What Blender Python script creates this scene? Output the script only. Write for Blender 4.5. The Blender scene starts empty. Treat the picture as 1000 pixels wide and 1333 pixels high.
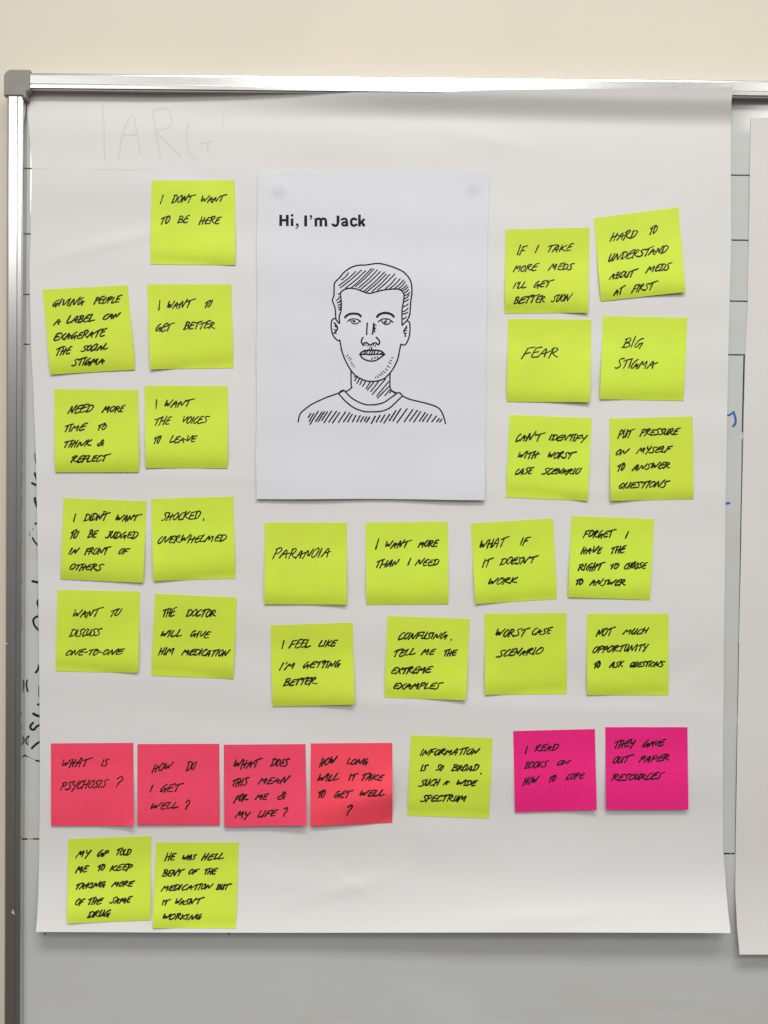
import bpy, math, random
from mathutils import Vector, Matrix

# ------------------------------------------------------------------ camera
SC = bpy.context.scene
FPX = 1154.0                       # focal length in photo pixels (1000 x 1333)
DIST = 0.808
PITCH, ROLL = math.radians(1.0), math.radians(0.60)
_fwd = Vector((0, math.cos(PITCH), -math.sin(PITCH)))
_r0, _u0 = Vector((1, 0, 0)), Vector((0, math.sin(PITCH), math.cos(PITCH)))
_right = _r0 * math.cos(ROLL) + _u0 * math.sin(ROLL)
_up = -_r0 * math.sin(ROLL) + _u0 * math.cos(ROLL)
CAMPOS = Vector((0, -DIST, 0.012))
cam_d = bpy.data.cameras.new('camera')
cam = bpy.data.objects.new('camera', cam_d)
SC.collection.objects.link(cam)
cam.matrix_world = Matrix((
    (_right.x, _up.x, -_fwd.x, CAMPOS.x),
    (_right.y, _up.y, -_fwd.y, CAMPOS.y),
    (_right.z, _up.z, -_fwd.z, CAMPOS.z),
    (0, 0, 0, 1)))
cam_d.sensor_fit = 'VERTICAL'
cam_d.sensor_height = 24.0
cam_d.lens = 24.0 * FPX / 1333.0
cam_d.clip_start = 0.01
cam_d.clip_end = 50
SC.camera = cam

# ------------------------------------------------------------------ world: dim room light, pale above, dark floor below
W = bpy.data.worlds.new('World'); SC.world = W; W.use_nodes = True
nt = W.node_tree; bg = nt.nodes['Background']
tc = nt.nodes.new('ShaderNodeTexCoord'); sp = nt.nodes.new('ShaderNodeSeparateXYZ')
mr = nt.nodes.new('ShaderNodeMapRange'); rp = nt.nodes.new('ShaderNodeValToRGB')
nt.links.new(tc.outputs['Generated'], sp.inputs[0]); nt.links.new(sp.outputs['Z'], mr.inputs[0])
mr.inputs['From Min'].default_value = -1; mr.inputs['From Max'].default_value = 1
nt.links.new(mr.outputs[0], rp.inputs[0]); nt.links.new(rp.outputs[0], bg.inputs['Color'])
el = rp.color_ramp.elements
el[0].position = 0.30; el[0].color = (0.22, 0.19, 0.165, 1)
el[1].position = 0.72; el[1].color = (0.92, 0.91, 0.89, 1)
e = rp.color_ramp.elements.new(0.50); e.color = (0.42, 0.41, 0.395, 1)
bg.inputs['Strength'].default_value = 0.56

# ------------------------------------------------------------------ ceiling panel lamps of the room
def ceiling_lamp(x, y, power, sx=1.2, sy=0.6, col=(1.0, 0.985, 0.955)):
    l = bpy.data.lights.new('ceiling_panel_light', 'AREA'); l.shape = 'RECTANGLE'
    l.size = sx; l.size_y = sy; l.energy = power; l.color = col
    o = bpy.data.objects.new('ceiling_panel_light', l); SC.collection.objects.link(o)
    o.location = (x, y, 1.5)
ceiling_lamp(0.10, -1.18, 27, sx=1.2, sy=0.45)
ceiling_lamp(0.10, -2.45, 17, sx=0.9)
ceiling_lamp(-1.72, -3.48, 34, sx=1.2, sy=0.9)
ceiling_lamp(2.00, -2.45, 16)

SC.view_settings.view_transform = 'Standard'
SC.view_settings.look = 'None'
SC.view_settings.exposure = 0.05
SC.view_settings.gamma = 1.0
SC.render.engine = 'CYCLES'
SC.render.resolution_x = 768; SC.render.resolution_y = 1024

rng = random.Random(7)

# ------------------------------------------------------------------ helpers
def P(px, py, d=0.0):
    """world point seen at photo pixel (px,py) on the plane d metres in front of the board face"""
    v = _fwd * FPX + _right * (px - 500.0) + _up * (666.5 - py)
    t = (-d - CAMPOS.y) / v.y
    return CAMPOS + v * t

def link(name, verts, faces, mat, parent=None, smooth=True, origin=None):
    if origin is not None:
        verts = [Vector(v) - origin for v in verts]
    me = bpy.data.meshes.new(name); me.from_pydata([tuple(v) for v in verts], [], faces); me.update()
    if smooth:
        me.polygons.foreach_set('use_smooth', [True] * len(me.polygons))
    me.materials.append(mat)
    o = bpy.data.objects.new(name, me); SC.collection.objects.link(o)
    if parent is not None: o.parent = parent
    elif origin is not None: o.location = origin
    return o

def tag(o, label=None, cat=None, group=None, kind=None):
    if label: o['label'] = label
    if cat: o['category'] = cat
    if group: o['group'] = group
    if kind: o['kind'] = kind
    return o

def paper(name, vs, nx, ny, mat, origin, t):
    """a sheet of paper: front grid, back grid and a thin cut edge of its own (so the edge stays crisp)"""
    W1 = nx + 1; n = len(vs)
    back = [Vector((v[0], v[1] + t, v[2])) for v in vs]
    fs = []; ix = lambda i, j: j * W1 + i
    for j in range(ny):
        for i in range(nx):
            a, b, c, d = ix(i, j), ix(i, j + 1), ix(i + 1, j + 1), ix(i + 1, j)
            fs.append((a, b, c, d)); fs.append((n + d, n + c, n + b, n + a))
    ring = [ix(i, 0) for i in range(nx)] + [ix(nx, j) for j in range(ny)] + [ix(i, ny) for i in range(nx, 0, -1)] + [ix(0, j) for j in range(ny, 0, -1)]
    allv = list(vs) + back; base = len(allv)
    allv += [vs[k] for k in ring] + [back[k] for k in ring]; m = len(ring)
    for k in range(m): k2 = (k + 1) % m; fs.append((base + k, base + k2, base + m + k2, base + m + k))
    return link(name, allv, fs, mat, origin=origin)

def smoothstep(a, b, x):
    t = min(1, max(0, (x - a) / (b - a))); return t * t * (3 - 2 * t)

def interp(tab, y):
    if y <= tab[0][0]: return tab[0][1]
    for (a, va), (b, vb) in zip(tab, tab[1:]):
        if y <= b:
            t = (y - a) / (b - a); t = t * t * (3 - 2 * t) * 0.5 + t * 0.5
            return va + (vb - va) * t
    return tab[-1][1]

# ------------------------------------------------------------------ materials
def mat(name, col, rough=0.6, metal=0.0, spec=0.5, noise=0.0, nscale=30.0, bump=0.0, bscale=400.0, aniso=0.0,
        mott=None, coat=0.0, stretch=(1, 1, 1), bdist=0.0004, smear=False, tone=False):
    m = bpy.data.materials.new(name); m.use_nodes = True
    n = m.node_tree.nodes; L = m.node_tree.links; b = n['Principled BSDF']
    b.inputs['Base Color'].default_value = (*col, 1); b.inputs['Roughness'].default_value = rough
    b.inputs['Metallic'].default_value = metal; b.inputs['Specular IOR Level'].default_value = spec
    b.inputs['Coat Weight'].default_value = coat
    if aniso: b.inputs['Anisotropic'].default_value = aniso
    tc = n.new('ShaderNodeTexCoord'); mp = n.new('ShaderNodeMapping'); mp.inputs['Scale'].default_value = stretch
    L.new(tc.outputs['Object'], mp.inputs[0])
    if noise > 0:
        t = n.new('ShaderNodeTexNoise'); t.inputs['Scale'].default_value = nscale; t.inputs['Detail'].default_value = 5
        L.new(mp.outputs[0], t.inputs['Vector'])
        r = n.new('ShaderNodeMapRange'); r.inputs['From Min'].default_value = 0.3; r.inputs['From Max'].default_value = 0.7
        L.new(t.outputs['Fac'], r.inputs[0])
        mx = n.new('ShaderNodeMix'); mx.data_type = 'RGBA'
        c2 = mott if mott else tuple(c * (1 - noise) for c in col)
        mx.inputs[6].default_value = (*col, 1); mx.inputs[7].default_value = (*c2, 1)
        L.new(r.outputs[0], mx.inputs[0]); L.new(mx.outputs[2], b.inputs['Base Color'])
    if smear:      # wiped-ink haze and hand smudges on the enamel: colour and gloss
        t3 = n.new('ShaderNodeTexNoise'); t3.inputs['Scale'].default_value = 7; t3.inputs['Detail'].default_value = 8; t3.inputs['Distortion'].default_value = 1.2
        mp3 = n.new('ShaderNodeMapping'); mp3.inputs['Scale'].default_value = (.6, 1, 2.2); mp3.inputs['Rotation'].default_value = (0, .5, 0)
        L.new(tc.outputs['Object'], mp3.inputs[0]); L.new(mp3.outputs[0], t3.inputs['Vector'])
        r3 = n.new('ShaderNodeMapRange'); r3.inputs['From Min'].default_value = .5; r3.inputs['From Max'].default_value = .72; L.new(t3.outputs['Fac'], r3.inputs[0])
        m3 = n.new('ShaderNodeMix'); m3.data_type = 'RGBA'; m3.inputs[7].default_value = (.60, .575, .555, 1)
        L.new(mx.outputs[2], m3.inputs[6]); L.new(r3.outputs[0], m3.inputs[0]); L.new(m3.outputs[2], b.inputs['Base Color'])
        r4 = n.new('ShaderNodeMapRange'); r4.inputs['To Min'].default_value = rough; r4.inputs['To Max'].default_value = rough + .12
        L.new(r3.outputs[0], r4.inputs[0]); L.new(r4.outputs[0], b.inputs['Roughness'])
    if tone:       # each note of the pad a shade of its own
        oi = n.new('ShaderNodeObjectInfo'); hs = n.new('ShaderNodeHueSaturation')
        r5 = n.new('ShaderNodeMapRange'); r5.inputs['To Min'].default_value = .95; r5.inputs['To Max'].default_value = 1.03
        r6 = n.new('ShaderNodeMapRange'); r6.inputs['To Min'].default_value = .494; r6.inputs['To Max'].default_value = .503
        L.new(oi.outputs['Random'], r5.inputs[0]); L.new(oi.outputs['Random'], r6.inputs[0])
        L.new(r5.outputs[0], hs.inputs['Value']); L.new(r6.outputs[0], hs.inputs['Hue'])
        L.new(mx.outputs[2], hs.inputs['Color']); L.new(hs.outputs[0], b.inputs['Base Color'])
    if bump > 0:
        t2 = n.new('ShaderNodeTexNoise'); t2.inputs['Scale'].default_value = bscale; t2.inputs['Detail'].default_value = 4
        L.new(mp.outputs[0], t2.inputs['Vector'])
        bp = n.new('ShaderNodeBump'); bp.inputs['Strength'].default_value = bump; bp.inputs['Distance'].default_value = bdist
        L.new(t2.outputs['Fac'], bp.inputs['Height']); L.new(bp.outputs[0], b.inputs['Normal'])
    return m

M_WALL = mat('painted_wall', (0.78, 0.715, 0.605), 0.75, noise=0.05, nscale=5, bump=0.16, bscale=150, bdist=0.0009)
M_BOARD = mat('whiteboard_enamel', (0.615, 0.64, 0.63), 0.055, spec=0.85, noise=0.05, nscale=9, smear=True, bump=0.03, bscale=30)
M_ALU = mat('brushed_aluminium', (0.60, 0.597, 0.585), 0.25, metal=1.0, noise=0.05, nscale=60, bump=0.05, bscale=900, stretch=(1, 1, 0.02))
M_ALUH = mat('brushed_aluminium_rail', (0.60, 0.597, 0.585), 0.25, metal=1.0, noise=0.05, nscale=60, bump=0.05, bscale=900, stretch=(0.02, 1, 1))
M_CAP = mat('grey_plastic', (0.29, 0.28, 0.245), 0.45, noise=0.12, nscale=90, bump=0.15, bscale=1200)
M_SHEET = mat('flipchart_paper', (0.765, 0.760, 0.753), 0.62, spec=0.35, noise=0.03, nscale=14,
              mott=(0.755, 0.746, 0.742), bump=0.12, bscale=700, bdist=0.0002)
M_SHEET2 = mat('flipchart_paper_warm', (0.735, 0.722, 0.706), 0.62, spec=0.35, noise=0.05, nscale=9,
               mott=(0.735, 0.700, 0.688), bump=0.12, bscale=700, bdist=0.0002)
M_A4 = mat('copier_paper', (0.735, 0.745, 0.792), 0.55, spec=0.35, noise=0.02, nscale=18, bump=0.10, bscale=900, bdist=0.0002)
M_LIME = mat('lime_note_paper', (0.655, 0.865, 0.060), 0.6, spec=0.3, noise=0.05, nscale=40, mott=(0.63, 0.80, 0.064), tone=True, bump=0.18, bscale=1100, bdist=0.0002)
M_CORAL = mat('coral_note_paper', (1.0, 0.082, 0.150), 0.6, spec=0.3, noise=0.10, nscale=300, mott=(0.97, 0.068, 0.128), tone=True, bump=0.25, bscale=1100, bdist=0.0002)
M_MAG = mat('magenta_note_paper', (0.94, 0.020, 0.24), 0.6, spec=0.3, noise=0.10, nscale=300, mott=(0.84, 0.016, 0.21), tone=True, bump=0.25, bscale=1100, bdist=0.0002)
M_INK = mat('black_pen_ink', (0.012, 0.012, 0.010), 0.5, spec=0.3)
M_PRINT = mat('black_print', (0.014, 0.013, 0.013), 0.7, spec=0.2)
M_BROW = mat('brown_black_print', (0.028, 0.018, 0.014), 0.7, spec=0.2)
M_MARK = mat('black_marker', (0.010, 0.011, 0.012), 0.35)
M_LINE = mat('grey_black_line', (0.035, 0.035, 0.033), 0.5)
M_BLUE = mat('blue_marker', (0.03, 0.13, 0.46), 0.4)
M_GHOST = mat('ghost_writing', (0.685, 0.680, 0.670), 0.62, spec=0.35)
M_CHIP = mat('white_chip', (0.75, 0.74, 0.72), 0.6)
M_TACK = mat('tack_grease_spot', (0.66, 0.67, 0.735), 0.5)

# ------------------------------------------------------------------ stroke ribbons
def catmull(pts, step):
    if len(pts) < 3: return resample(pts, step)
    q = [pts[0]] + list(pts) + [pts[-1]]
    closed = (abs(pts[0][0] - pts[-1][0]) + abs(pts[0][1] - pts[-1][1])) < 1e-6
    if closed: q[0] = pts[-2]; q[-1] = pts[1]
    out = []
    for i in range(1, len(q) - 2):
        p0, p1, p2, p3 = q[i - 1], q[i], q[i + 1], q[i + 2]
        L = math.hypot(p2[0] - p1[0], p2[1] - p1[1]); n = max(2, int(L / step) + 1)
        for k in range(n):
            t = k / n
            out.append(tuple(0.5 * (2 * p1[a] + (p2[a] - p0[a]) * t + (2 * p0[a] - 5 * p1[a] + 4 * p2[a] - p3[a]) * t * t
                       + (3 * p1[a] - p0[a] - 3 * p2[a] + p3[a]) * t ** 3) for a in (0, 1)))
    out.append(tuple(pts[-1]))
    return out

def resample(pts, step):
    out = []
    for a, b in zip(pts, pts[1:]):
        L = math.hypot(b[0] - a[0], b[1] - a[1]); n = max(1, int(L / step + 0.5))
        for k in range(n): out.append((a[0] + (b[0] - a[0]) * k / n, a[1] + (b[1] - a[1]) * k / n))
    out.append(tuple(pts[-1]))
    return out

def chaikin(pts, it=1):
    for _ in range(it):
        if len(pts) < 3: return pts
        o = [pts[0]]
        for a, b in zip(pts, pts[1:]):
            o.append((a[0] * .8 + b[0] * .2, a[1] * .8 + b[1] * .2)); o.append((a[0] * .2 + b[0] * .8, a[1] * .2 + b[1] * .8))
        o.append(pts[-1]); pts = o
    return pts

def marks(name, items, m, parent, depth):
    """one object per mark; an item is one stroke (pts, width, curve) or a list of strokes"""
    for it in items:
        k = Ink(depth)
        for st in (it if isinstance(it, list) else [it]):
            if len(st) == 2 and not isinstance(st[1], (tuple, list)) and len(st[0]) == 1: k.dot(st[0][0][0], st[0][0][1], st[1])
            else: k.stroke(st[0], st[1] * (1.2 if name == 'marker_stroke' else 1.0),  st[2] if len(st) > 2 else True, taper=st[3] if len(st) > 3 else 0)
        k.build(name, m, parent)

class Ink:
    """collects pen strokes given in photo pixels and lays them on a paper surface"""
    def __init__(self, depth): self.v = []; self.f = []; self.depth = depth; self.n = 0
    def pt(self, x, y, lift): self.v.append(P(x, y, self.depth(x, y) + lift)); return len(self.v) - 1
    def stroke(self, pts, w, curve=True, step=1.6, vary=0.0, taper=0.0, caps=True):
        pts = catmull(pts, step) if curve else resample(pts, step)
        c = [pts[0]]
        for p in pts[1:]:
            if math.hypot(p[0] - c[-1][0], p[1] - c[-1][1]) > 0.12: c.append(p)
        pts = c
        lift = 0.00006 + 0.0000022 * (self.n % 45); self.n += 1
        if len(pts) < 2: return self.dot(pts[0][0], pts[0][1], w / 2)
        ph = rng.uniform(0, 6.28); L = []; R = []; N = len(pts)
        for i, p in enumerate(pts):
            a = pts[max(0, i - 1)]; b = pts[min(N - 1, i + 1)]
            dx, dy = b[0] - a[0], b[1] - a[1]; l = math.hypot(dx, dy) or 1
            nx, ny = -dy / l, dx / l
            s = i / (N - 1)
            hw = w / 2 * (1 + vary * math.sin(ph + s * 5.0)) * (1 - taper * s)
            L.append(self.pt(p[0] + nx * hw, p[1] + ny * hw, lift)); R.append(self.pt(p[0] - nx * hw, p[1] - ny * hw, lift))
        for i in range(N - 1): self.f.append((L[i], L[i + 1], R[i + 1], R[i]))
        if caps:
            for (i, j, s) in ((0, 1, 1), (N - 1, N - 2, -1)):
                p = pts[i]; q = pts[j]; ang = math.atan2(p[1] - q[1], p[0] - q[0])
                hw = w / 2 * (1 - (taper if i else 0)); ids = []
                for k in range(5):
                    t = ang + math.pi / 2 - k * math.pi / 4
                    ids.append(self.pt(p[0] + math.cos(t) * hw, p[1] + math.sin(t) * hw, lift))
                self.f.append(tuple(ids))
    def dot(self, x, y, r):
        lift = 0.00006 + 0.0000022 * (self.n % 45); self.n += 1
        self.f.append(tuple(self.pt(x + math.cos(k * math.pi / 5) * r, y + math.sin(k * math.pi / 5) * r, lift) for k in range(10)))
    def build(self, name, m, parent=None):
        org = Vector((0, 0, 0)); q = parent
        while q is not None: org = org + q.location; q = q.parent
        o = link(name, [v - org for v in self.v], self.f, m, parent, smooth=False)
        # all faces look at the room
        me = o.data
        for p in me.polygons:
            if p.normal.y > 0: p.flip()
        return o

# ------------------------------------------------------------------ a hand's capital letters
C_, L_ = True, False
G = {
 'A': (.72, [(L_, [(0, 0), (.40, 1), (.60, 0)]), (L_, [(.14, .36), (.74, .5)])]),
 'B': (.60, [(L_, [(.08, 0), (.12, 1)]), (C_, [(0, .92), (.34, 1), (.52, .82), (.38, .58), (.15, .5)]), (C_, [(.15, .5), (.48, .46), (.58, .22), (.35, .02), (-.02, .03)])]),
 'C': (.52, [(C_, [(.56, .95), (.32, .88), (.08, .5), (.08, .12), (.26, 0), (.56, .14)])]),
 'D': (.66, [(L_, [(.12, 0), (.16, .98)]), (C_, [(0, .9), (.3, 1.0), (.62, .82), (.64, .42), (.42, .08), (0, 0)])]),
 'E': (.56, [(C_, [(.60, .98), (.26, .93), (.12, .56), (.06, .14), (.24, 0), (.58, .10)]), (L_, [(.12, .5), (.50, .58)])]),
 'F': (.56, [(C_, [(.02, -.04), (.10, .5), (.16, .94)]), (C_, [(.10, .86), (.3, .96), (.66, 1.02)]), (L_, [(.08, .46), (.50, .56)])]),
 'G': (.70, [(C_, [(.56, .98), (.32, .86), (.06, .42), (.10, .06), (.28, .08), (.46, .44)]), (L_, [(.34, .38), (.66, .46)]), (C_, [(.64, .52), (.60, .2), (.58, -.12)])]),
 'H': (.66, [(L_, [(.06, -.04), (.10, 1)]), (L_, [(.60, 1.02), (.52, 0)]), (L_, [(.06, .44), (.60, .54)])]),
 'I': (.14, [(L_, [(.06, 0), (.08, 1)])]),
 'J': (.46, [(C_, [(.40, 1), (.38, .3), (.22, 0), (0, .1)]), (L_, [(.16, .94), (.50, 1.02)])]),
 'K': (.62, [(L_, [(.06, 0), (.10, 1)]), (L_, [(.58, .96), (.12, .42)]), (C_, [(.14, .46), (.4, .2), (.74, .08)])]),
 'L': (.52, [(C_, [(.14, 1), (.04, .3), (.08, .02), (.30, .04), (.62, .16)])]),
 'M': (.84, [(L_, [(0, -.04), (.18, .98), (.36, .28), (.70, .98), (.72, 0)])]),
 'N': (.68, [(L_, [(0, -.02), (.16, .98), (.42, .04), (.70, 1.02)])]),
 'O': (.56, [(C_, [(.34, .98), (.08, .66), (.06, .2), (.24, 0), (.50, .25), (.54, .78), (.34, .98)])]),
 'P': (.54, [(L_, [(.04, -.08), (.12, .95)]), (C_, [(0, .84), (.34, 1), (.52, .78), (.34, .5), (.12, .45)])]),
 'Q': (.64, [(C_, [(.34, .98), (.08, .66), (.06, .2), (.24, 0), (.50, .25), (.54, .78), (.34, .98)]), (L_, [(.28, .3), (.66, -.06)])]),
 'R': (.64, [(L_, [(.06, -.02), (.12, .95)]), (C_, [(0, .88), (.34, 1), (.50, .78), (.30, .52), (.10, .48)]), (C_, [(.2, .5), (.44, .2), (.76, .04)])]),
 'S': (.54, [(C_, [(.62, .96), (.30, .98), (.14, .76), (.38, .5), (.44, .2), (.20, 0), (-.06, .06)])]),
 'T': (.60, [(L_, [(.28, -.02), (.36, .9)]), (C_, [(0, .76), (.20, .9), (.92, 1.10)])]),
 'U': (.58, [(C_, [(.08, 1), (.03, .3), (.16, .02), (.38, .24), (.52, .96)]), (L_, [(.52, .96), (.50, .04)])]),
 'V': (.56, [(L_, [(.04, 1), (.18, .02), (.62, 1)])]),
 'W': (.88, [(L_, [(.06, 1), (.08, .02), (.40, .78), (.46, .04), (.90, 1.02)])]),
 'X': (.62, [(L_, [(.06, .98), (.60, 0)]), (L_, [(.64, 1), (-.02, 0)])]),
 'Y': (.58, [(C_, [(.04, 1), (.08, .58), (.40, .56)]), (L_, [(.62, 1.02), (.26, -.22)])]),
 '&': (.74, [(C_, [(.74, .02), (.34, .56), (.24, .88), (.44, 1), (.50, .76), (.10, .32), (.12, .04), (.38, .04), (.66, .42)])]),
 '?': (.60, [(C_, [(.02, .80), (.30, 1), (.60, .90), (.52, .64), (.28, .46), (.26, .22)])]),
 '-': (.42, [(L_, [(.05, .44), (.36, .48)])]),
 "'": (.12, [(L_, [(.10, .98), (.06, .78)])]),
 ',': (.10, [(L_, [(.06, 1), (.0, 0)])]),
 '.': (.10, [(L_, [(.06, 1), (.0, 0)])]),
}
VAR = {
 'O': [(.58, [(C_, [(.30, .98), (.10, .7), (.04, .2), (.20, 0), (.44, .22), (.58, 1.0)])]), (.66, [(C_, [(.40, .96), (.10, .72), (.03, .2), (.24, .0), (.56, .3), (.62, .8), (.34, .98), (.2, .86)])])],
 'A': [(.70, [(L_, [(-.04, -.04), (.38, .98), (.50, -.02)]), (C_, [(.10, .30), (.4, .40), (.86, .62)])]), (.66, [(C_, [(0, 0), (.24, .7), (.42, 1), (.52, .6), (.50, -.06)]), (L_, [(.18, .34), (.60, .40)])])],
 'H': [(.64, [(L_, [(.04, -.1), (.12, 1.06)]), (L_, [(.50, .92), (.42, -.04)]), (C_, [(.02, .40), (.36, .50), (.78, .62)])])],
 'E': [(.58, [(C_, [(.70, 1.06), (.26, .92), (.10, .52), (.04, .08), (.22, -.02), (.66, .16)]), (C_, [(.08, .46), (.3, .56), (.62, .66)])]), (.54, [(L_, [(.14, .94), (.06, .02), (.56, .08)]), (L_, [(.12, .9), (.62, 1.04)]), (L_, [(.08, .48), (.50, .60)])])],
 'R': [(.62, [(L_, [(.04, -.08), (.12, .92)]), (C_, [(-.06, .76), (.30, 1.04), (.52, .9), (.20, .46), (.44, .16), (.90, .08)])])],
 'N': [(.74, [(C_, [(0, -.04), (.12, .6), (.20, .92), (.34, .4), (.46, .06), (.60, .5), (.82, 1.06)])])],
 'M': [(.92, [(C_, [(-.04, -.08), (.14, .7), (.24, .94), (.34, .5), (.42, .3), (.6, .8), (.72, .92), (.74, .4), (.78, 0)])])],
 'C': [(.50, [(C_, [(.44, 1.02), (.20, .8), (.05, .42), (.06, .06), (.20, -.04), (.62, .22)])])],
 'G': [(.74, [(C_, [(.46, 1.02), (.20, .8), (.04, .36), (.08, .02), (.26, .06), (.46, .5)]), (C_, [(.46, .52), (.48, .2), (.58, .3), (.72, .5)]), (L_, [(.68, .46), (.64, -.1)])])],
 'S': [(.56, [(C_, [(.72, 1.04), (.36, .94), (.22, .74), (.36, .46), (.34, .12), (.12, -.04), (-.10, .08)])])],
}
def word(ink, text, x0, b0, x1, b1, h, w, shear=0.42):
    """lay one word between x0 and x1 (photo px); baseline runs b0 -> b1, capital height h"""
    strokes = []; cx = 0.0
    for i, ch in enumerate(text):
        gw, ss = G[ch]
        if ch in VAR and rng.random() < (.25 if ch == 'S' else .55): gw, ss = rng.choice(VAR[ch])
        jy = rng.uniform(-.06, .06); js = rng.uniform(.90, 1.10); jw = rng.uniform(.86, 1.14)
        for cur, pts in ss:
            q = []
            for (x, y) in pts:
                xx = x * jw + rng.uniform(-.04, .04); yy = y * js + jy + rng.uniform(-.04, .04)
                q.append((cx + xx + yy * shear * 0.9, yy))
            if not cur: q = chaikin(q, 1)
            strokes.append((cur, q))
        if ch == '?':
            strokes.append((False, [(cx + .20, .02), (cx + .23, .06)]))
        cx += gw * jw + (0.11 if ch not in 'I' else 0.19)
        if ch == 'I' and i == 0: cx += 0.02
        if text == 'TO' and i == 0: cx -= 0.04
    xs = [p[0] for _, s in strokes for p in s]; a, b = min(xs), max(xs); sc = (x1 - x0 - w) / max(1e-6, (b - a))
    if len(text) == 1 and text in 'I,.': pass
    for cur, s in strokes:
        pts = []
        for (x, y) in s:
            X = x0 + w / 2 + (x - a) * sc; t = (X - x0) / (x1 - x0)
            pts.append((X, b0 + (b1 - b0) * t - y * h))
        ink.stroke(pts, w * rng.uniform(.9, 1.1), cur, step=1.5, vary=0.14)

# ------------------------------------------------------------------ wall (structure)
v = []; f = []
WY = 0.013
link_wall = link('wall', [(-3, WY, -1.6), (3, WY, -1.6), (3, WY, 1.5), (-3, WY, 1.5), (-3, WY + .1, -1.6), (3, WY + .1, -1.6), (3, WY + .1, 1.5), (-3, WY + .1, 1.5)],
                 [(0, 1, 2, 3), (5, 4, 7, 6), (4, 0, 3, 7), (1, 5, 6, 2), (3, 2, 6, 7), (4, 5, 1, 0)], M_WALL, smooth=False)
tag(link_wall, 'cream painted wall behind the whiteboard', kind='structure')

# ------------------------------------------------------------------ whiteboard
FR = 0.0092                                   # how far the frame stands proud of the board face
XL = (P(7.5, 135, FR).x + P(4.6, 1325, FR).x) / 2
ZT = (P(60, 92.6, FR).z + P(960, 104.5, FR).z) / 2
XR, ZB = XL + 1.80, ZT - 1.20
RW = 0.0152
board = bpy.data.objects.new('whiteboard', None); SC.collection.objects.link(board)
board.location = ((XL + XR) / 2, 0, ZB)
tag(board, 'wall mounted whiteboard with silver aluminium frame and grey plastic corner', 'whiteboard')
BO = board.location
def bl(name, verts, faces, m, smooth=False, par=board):
    return link(name, [Vector(p) - BO for p in verts], faces, m, par, smooth)
x0, x1, z0, z1 = XL + 0.006, XR - 0.006, ZB + 0.006, ZT - 0.006
panel = bl('panel', [(x0, 0, z0), (x1, 0, z0), (x1, 0, z1), (x0, 0, z1), (x0, .010, z0), (x1, .010, z0), (x1, .010, z1), (x0, .010, z1)],
           [(0, 1, 2, 3), (5, 4, 7, 6), (4, 0, 3, 7), (1, 5, 6, 2), (3, 2, 6, 7), (4, 5, 1, 0)], M_BOARD)
# extruded rail profile: (distance inward from the outer edge, height proud of the board face)
PROF = [(0, -.0125), (0, .0066), (.0004, .0080), (.0014, .0089), (.0028, .0092), (.0100, .0092), (.0104, .0084), (.0109, .0084), (.0113, .0091),
        (.0138, .0090), (.0149, .0084), (.0152, .0072), (.0152, .0002), (.0132, .0002), (.0132, -.0125)]
def rail(side):
    n = len(PROF); vs = []
    g = 0.0152
    for end in (0, 1):
        for (w_, p_) in PROF:
            if side == 'top': vs.append(((XL + g - .002 if end == 0 else XR - g), -p_, ZT - w_))
            if side == 'bottom': vs.append(((XL + g if end == 0 else XR - g), -p_, ZB + w_))
            if side == 'left': vs.append((XL + w_, -p_, (ZT - g if end == 0 else ZB + g)))
            if side == 'right': vs.append((XR - w_, -p_, (ZT - g if end == 0 else ZB + g)))
    fs = [(i, (i + 1) % n, n + (i + 1) % n, n + i) for i in range(n)]
    fs += [tuple(range(n)), tuple(range(n, 2 * n))]
    o = bl('frame_rail', vs, fs, M_ALUH if side in ('top', 'bottom') else M_ALU)
    import bmesh
    b = bmesh.new(); b.from_mesh(o.data); bmesh.ops.recalc_face_normals(b, faces=b.faces); b.to_mesh(o.data); b.free()
    return o
rails = {s: rail(s) for s in ('top', 'left', 'right', 'bottom')}
rails['left']['label'] = 'left aluminium rail, shiny at the top and dark lower down'
def corner(cx, cz, sx, sz):
    """L-shaped plastic corner with a rounded outer corner"""
    import bmesh
    a = 0.0215; w_ = 0.0166; r = 0.0068; o_ = 0.0016
    out = []
    for k in range(9):
        t = math.pi - k * math.pi / 16
        out.append((-o_ + r + math.cos(t) * r, o_ - r + math.sin(t) * r))
    out += [(a, o_), (a, -w_ + .001), (w_ + .0045, -w_), (w_ + .0018, -w_ - .0018), (w_ + .0016, -w_ - .007), (w_ - .0012, -w_ - .007), (w_ - .0014, -a), (-o_, -a)]
    b = bmesh.new()
    lo = [b.verts.new((cx + sx * x, .0128, cz + sz * z)) for x, z in out]
    hi = [b.verts.new((cx + sx * x, -.0105, cz + sz * z)) for x, z in out]
    n = len(out); b.faces.new(hi); b.faces.new(lo[::-1])
    top = b.faces[0] if False else None
    for i in range(n): b.faces.new((lo[i], lo[(i + 1) % n], hi[(i + 1) % n], hi[i]))
    bmesh.ops.recalc_face_normals(b, faces=b.faces)
    b.edges.ensure_lookup_table()
    hs = set(hi)
    ed = [e for e in b.edges if e.verts[0] in hs and e.verts[1] in hs]
    bmesh.ops.bevel(b, geom=ed, offset=.0013, segments=3, affect='EDGES', profile=.6)
    me = bpy.data.meshes.new('corner_cap')
    bmesh.ops.translate(b, verts=b.verts, vec=-BO)
    b.to_mesh(me); b.free(); me.materials.append(M_CAP)
    me.polygons.foreach_set('use_smooth', [False] * len(me.polygons))
    o = bpy.data.objects.new('corner_cap', me); SC.collection.objects.link(o); o.parent = board
for (cx, cz, sx, sz) in ((XL, ZT, 1, 1), (XR, ZT, -1, 1), (XL, ZB, 1, -1), (XR, ZB, -1, -1)): corner(cx, cz, sx, sz)

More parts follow.
